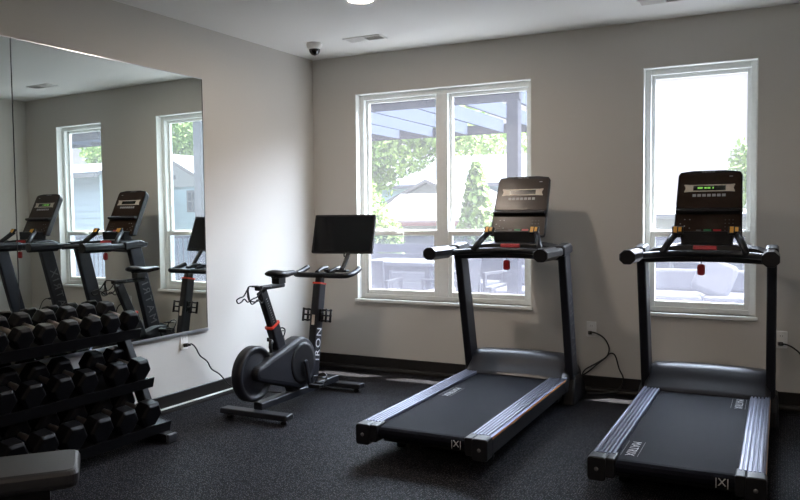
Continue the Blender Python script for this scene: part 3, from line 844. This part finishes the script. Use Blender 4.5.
b = MB(); b.loft(rings, smooth=True); o = b.build('throw_pillow', M['cushion']); o.location = (3.12,3.06,.64); o.rotation_euler = (R(-22),R(20),0)
tag(o, 'pale square throw pillow leaning on the sofa behind the right window', 'pillow')
for x, lab in ((2.36,'square grey planter box left of another beside the railing'),(2.72,'square grey planter box nearer the pillow beside the railing')):
    pl = thing('planter_box', lab, 'planter', (x,4.30,-.04), 0, 'planters beside the railing')
    b = MB(); b.box(-.15,.15,-.15,.15,0,.78); b.build('planter_body', M['garden'], pl, bevel=.01)
    b = MB(); b.box(-.13,.13,-.13,.13,.78,.79); b.build('soil', M['bark'], pl)

# houses
def house(name, label, x0, x1, y0, y1, zb, ze, zr, ridge, wallm, roofm, wins=(), over=.35, gable=True):
    h = thing(name, label, 'house', ((x0+x1)/2,(y0+y1)/2,zb), 0, 'houses beyond the terrace')
    T_ = Matrix.Translation((-(x0+x1)/2,-(y0+y1)/2,-zb))
    b = MB()
    if ridge == 'y':   # gable faces the terrace
        xm = (x0+x1)/2
        b.prism([(x0,zb),(x1,zb),(x1,ze),(xm,zr),(x0,ze)], 'y', y0, y1, T_); wl = b.build('house_wall', wallm, h)
        k = (zr-ze)/(xm-x0)
        b = MB(); th = .14
        b.prism([(x0-over,ze-over*k+.02),(xm,zr+.02),(x1+over,ze-over*k+.02),(x1+over,ze-over*k+.02+th),(xm,zr+.02+th),(x0-over,ze-over*k+.02+th)], 'y', y0-over, y1+over, T_)
        b.build('roof', roofm, h)
    else:              # long eave faces the terrace
        ym = (y0+y1)/2
        b.prism([(y0,zb),(y1,zb),(y1,ze),(ym,zr),(y0,ze)], 'x', x0, x1, T_); wl = b.build('house_wall', wallm, h)
        k = (zr-ze)/(ym-y0); th = .14
        b = MB(); b.prism([(y0-over,ze-over*k+.02),(ym,zr+.02),(y1+over,ze-over*k+.02),(y1+over,ze-over*k+.02+th),(ym,zr+.02+th),(y0-over,ze-over*k+.02+th)], 'x', x0-over, x1+over, T_)
        b.build('roof', roofm, h)
        b = MB(); b.box(x0-over,x1+over,y0-over-.12,y0-over-.01,ze-over*k-.02,ze-over*k+.10,T_); b.build('gutter', M['gutter'] if roofm is M['roofp'] else M['gardentop'], h)
    # siding laps
    b = MB(); z = zb+.2
    while z < ze:
        b.box(x0,x1,y0-.02,y0-.001,z,z+.02,T_); z += .22
    b.build('siding_lap', wallm, wl)
    for (wx, wz, ww, wh) in wins:
        b = MB(); f = .08
        b.box(wx-ww/2-f,wx+ww/2+f,y0-.06,y0-.021,wz-wh/2-f,wz+wh/2+f,T_); fr = b.build('window_frame', M['gardentop'], h)
        b = MB(); b.box(wx-ww/2,wx+ww/2,y0-.075,y0-.061,wz-wh/2,wz+wh/2,T_); b.build('window_pane', M['pwin'], fr)
        b = MB(); b.box(wx-.02,wx+.02,y0-.09,y0-.076,wz-wh/2,wz+wh/2,T_); b.box(wx-ww/2,wx+ww/2,y0-.09,y0-.076,wz-.02,wz+.02,T_); b.build('window_muntin', M['gardentop'], fr)
    return h
house('house', 'far blue-walled house with a grey roof behind the gabled one', -17.5, -8.0, 32, 40, -3.6, 2.95, 4.6, 'x', M['bluesid'], M['roofd'], ((-13.1,2.35,2.6,.7),))
house('house', 'pale gabled house with a small dormer window beyond the trees', -12.6, -7.9, 25, 31, -3.6, 1.65, 2.75, 'y', M['siding'], M['roofp'], ((-10.25,1.85,.32,.62),), over=.3)
house('house', 'low house with a pale roof and brown gutter nearest the fence', -9.3, -5.6, 18.6, 23.5, -3.6, 1.10, 2.0, 'x', M['siding'], M['roofp'], ())
house('house', 'low pale building across the street behind the narrow right window', -1.6, 4.0, 27, 33, -3.6, 1.15, 1.5, 'x', M['siding'], M['roofd'], ((.2,.2,1.0,.6),))
house('house', 'light blue gabled house with a white window seen in the mirror', 13.8, 20.6, 14.4, 20, -3.6, 1.9, 3.6, 'y', M['bluesid'], M['roofp'], ((15.95,2.0,.42,.62),), over=.3)
house('house', 'long blue-grey house with a dark roof seen in the farther mirrored window', 16.7, 28, 11, 13.6, -3.6, 2.85, 3.2, 'x', M['bluegrey'], M['roofd'], ())

hh = [o for o in bpy.data.objects if o.get('label','').startswith('light blue gabled')][0]
b = MB(); b.prism([(-2.1,6.12),(2.1,6.12),(0,7.15)], 'y', -2.86, -2.821); b.build('gable_board', M['siding'], hh)
# trees
def tree(label, x, y, base, trunk_h, blobs, nleaf, size, m, group='trees beyond the terrace', shape='round', seed=0):
    rnd = random.Random(seed)
    t = thing('tree' if shape == 'round' else 'columnar_evergreen', label, 'tree', (x,y,base), 0, group)
    b = MB(); b.tube([(0,0,0),(.05,0,trunk_h*.5),(0,.05,trunk_h)], [.16,.11,.05], 10)
    for k in range(7):
        bl = blobs[k % len(blobs)]; tip = V(bl[:3])+V((rnd.uniform(-.5,.5)*bl[3],rnd.uniform(-.5,.5)*bl[3],rnd.uniform(-.2,.6)*bl[4]))
        s = V((0,0,trunk_h*rnd.uniform(.8,.98)))
        b.tube([s,(s+tip)/2+V((0,0,.2)),tip], [.03,.018,.008], 6)
    b.build('trunk', M['bark'], t)
    b = MB()
    tot = sum(bl[3]**2*bl[4] for bl in blobs)
    for bl in blobs:
        for k in range(int(nleaf*bl[3]**2*bl[4]/tot)):
            d = V((rnd.gauss(0,1),rnd.gauss(0,1),rnd.gauss(0,1))).normalized()*(rnd.random()**.38)
            if shape != 'round':
                zz = rnd.random(); rr = (1-zz)**.55*(min(1,zz*6+.5)); a = rnd.random()*6.283; q = rnd.random()**.4
                d = V((rr*q*math.cos(a),rr*q*math.sin(a),2*zz-1))
            c = V(bl[:3])+V((d.x*bl[3],d.y*bl[3],d.z*bl[4]))
            n = V((rnd.gauss(0,1),rnd.gauss(0,1),rnd.gauss(.6,1))).normalized(); u = n.orthogonal().normalized(); w = n.cross(u)
            an = rnd.random()*6.283; u, w = u*math.cos(an)+w*math.sin(an), w*math.cos(an)-u*math.sin(an)
            s = size*rnd.uniform(.6,1.3)
            vs = [b.bm.verts.new(c+u*(s*p)+w*(s*.55*q)) for p, q in ((-1,0),(0,-1),(1,0),(0,1))]
            b._face(vs)
    b.build('foliage', m, t)
tree('leafy pale green tree hanging below the pergola beam, left in the window', -8.6, 14, -3.6, 5.6, [(2.1,0,7.0,1.6,1.0),(3.5,.3,7.4,1.2,.7),(.8,.2,6.4,1.2,1.1),(2.8,-.3,8.1,1.6,.9),(4.3,.1,8.2,.9,.8),(1.7,.1,5.9,.6,.5),(4.6,.2,7.2,1.0,.6)], 10500, .10, M['leafy'], seed=1)
tree('low bushy tree beside the bike screen, left of the gabled house', -5.35, 11.2, -3.6, 3.6, [(-.25,0,4.8,.5,.8),(.15,.2,4.3,.45,.6),(-.6,0,5.2,.5,1.2)], 3400, .075, M['leafy'], seed=2)
tree('tall pointed evergreen behind the left treadmill console', -4.55, 16, -3.6, 3.0, [(0,0,3.9,1.0,2.6)], 4200, .11, M['leafd'], shape='column', seed=3)
tree('thin-leaved tree with bare branches above the pointed evergreen', -13.6, 43, -3.6, 7.0, [(-1.6,0,8.6,2.0,1.4),(1.2,0,8.4,2.4,1.2),(3.2,.2,9.6,1.8,1.4),(0,0,10.2,2.4,1.0)], 1500, .19, M['leafy'], seed=4)
tree('leafy tree at the right edge of the narrow window', 2.95, 20, -3.6, 4.6, [(0,0,5.9,.85,1.0),(-.1,.2,6.6,.6,.7),(.8,.1,6.0,.9,1.1)], 2200, .11, M['leafd'], seed=5)
tree('tall leafy tree behind the light blue house, in the mirror', 24.8, 23, -3.6, 6.0, [(0,0,8.6,1.6,1.5),(-1.4,.2,9.6,1.3,1.2),(1.2,0,9.4,1.4,1.3),(-.6,.1,7.4,1.2,.9)], 3200, .15, M['leafd'], seed=6)
tree('leafy tree behind the long blue-grey house, in the mirror', 28.2, 20.8, -3.6, 6.0, [(0,0,8.2,1.1,1.2),(.9,.2,8.7,1.1,1.0)], 1600, .14, M['leafy'], seed=7)

# ------------------------------------------------------------------ daylight
sun = bpy.data.lights.new('sun', 'SUN'); sun.energy = 27; sun.angle = R(.55); sun.color = (1,.96,.88)
so = bpy.data.objects.new('sun', sun); COL.objects.link(so)
so.rotation_euler = V((-.24,-.20,-1)).to_track_quat('-Z','Y').to_euler(); so.location = (2,2,12)
w = bpy.data.worlds.new('sky'); scene.world = w; w.use_nodes = True; nt = w.node_tree
bg = nt.nodes['Background']
tc = nt.nodes.new('ShaderNodeTexCoord'); sp = nt.nodes.new('ShaderNodeSeparateXYZ'); nt.links.new(tc.outputs['Generated'], sp.inputs[0])
cr = nt.nodes.new('ShaderNodeValToRGB'); e = cr.color_ramp.elements
e[0].position = .0; e[0].color = (.74,.73,.81,1)
e[1].position = .22; e[1].color = (.74,.74,.83,1)
x = cr.color_ramp.elements.new(.45); x.color = (.72,.84,1.0,1)
nt.links.new(sp.outputs['Z'], cr.inputs['Fac'])
mr = nt.nodes.new('ShaderNodeMapRange'); mr.interpolation_type = 'SMOOTHSTEP'
mr.inputs['From Min'].default_value = .20; mr.inputs['From Max'].default_value = .6; mr.inputs['To Min'].default_value = 1.0; mr.inputs['To Max'].default_value = 8.0
nt.links.new(sp.outputs['Z'], mr.inputs['Value'])
nt.links.new(cr.outputs['Color'], bg.inputs['Color']); # unseen sky lobe above the view, added to light the room through the windows
def mrange(src, a, b_, lo, hi):
    n = nt.nodes.new('ShaderNodeMapRange'); n.interpolation_type = 'SMOOTHSTEP'
    for k, q in zip(('From Min','From Max','To Min','To Max'), (a,b_,lo,hi)): n.inputs[k].default_value = q
    nt.links.new(src, n.inputs['Value']); return n.outputs['Result']
def mth(op, a, b_):
    n = nt.nodes.new('ShaderNodeMath'); n.operation = op
    for i, q in enumerate((a,b_)):
        if isinstance(q,(int,float)): n.inputs[i].default_value = q
        else: nt.links.new(q, n.inputs[i])
    return n.outputs[0]
side = mth('ADD', mth('MULTIPLY', sp.outputs['X'], .64), mth('MULTIPLY', sp.outputs['Y'], .77))
lobe = mth('MULTIPLY', mth('MULTIPLY', mrange(sp.outputs['Z'], .20, .36, 0, 1), mrange(sp.outputs['Z'], .60, .92, 1, 0)), mrange(side, -.1, .55, 0, 1))
up = mrange(sp.outputs['Z'], .2, .6, 1.0, 3.0)
nt.links.new(mth('ADD', up, mth('MULTIPLY', lobe, 42.0)), bg.inputs['Strength'])

# ------------------------------------------------------------------ camera
cd = bpy.data.cameras.new('camera'); cam = bpy.data.objects.new('camera', cd); COL.objects.link(cam)
yaw, pitch, roll, f = -.4652, -.0468, -.0094, 759.0
F = V((math.sin(yaw)*math.cos(pitch), math.cos(yaw)*math.cos(pitch), math.sin(pitch)))
R0 = V((math.cos(yaw), -math.sin(yaw), 0)); U0 = R0.cross(F)
Rr = R0*math.cos(roll)+U0*math.sin(roll); Uu = U0*math.cos(roll)-R0*math.sin(roll)
m = Matrix((Rr, Uu, -F)).transposed().to_4x4(); m.translation = V((3.7546,-5.7748,1.3613))
cam.matrix_world = m
cd.sensor_fit = 'HORIZONTAL'; cd.sensor_width = 36; cd.lens = 36*f/800; cd.clip_start = .05; cd.clip_end = 400
scene.camera = cam
vs = scene.view_settings
vs.view_transform = 'Standard'; vs.look = 'None'; vs.gamma = 1; vs.use_curve_mapping = False; vs.exposure = .12
scene.cycles.max_bounces = 10; scene.cycles.diffuse_bounces = 6; scene.cycles.transparent_max_bounces = 16
scene.cycles.sample_clamp_indirect = 6
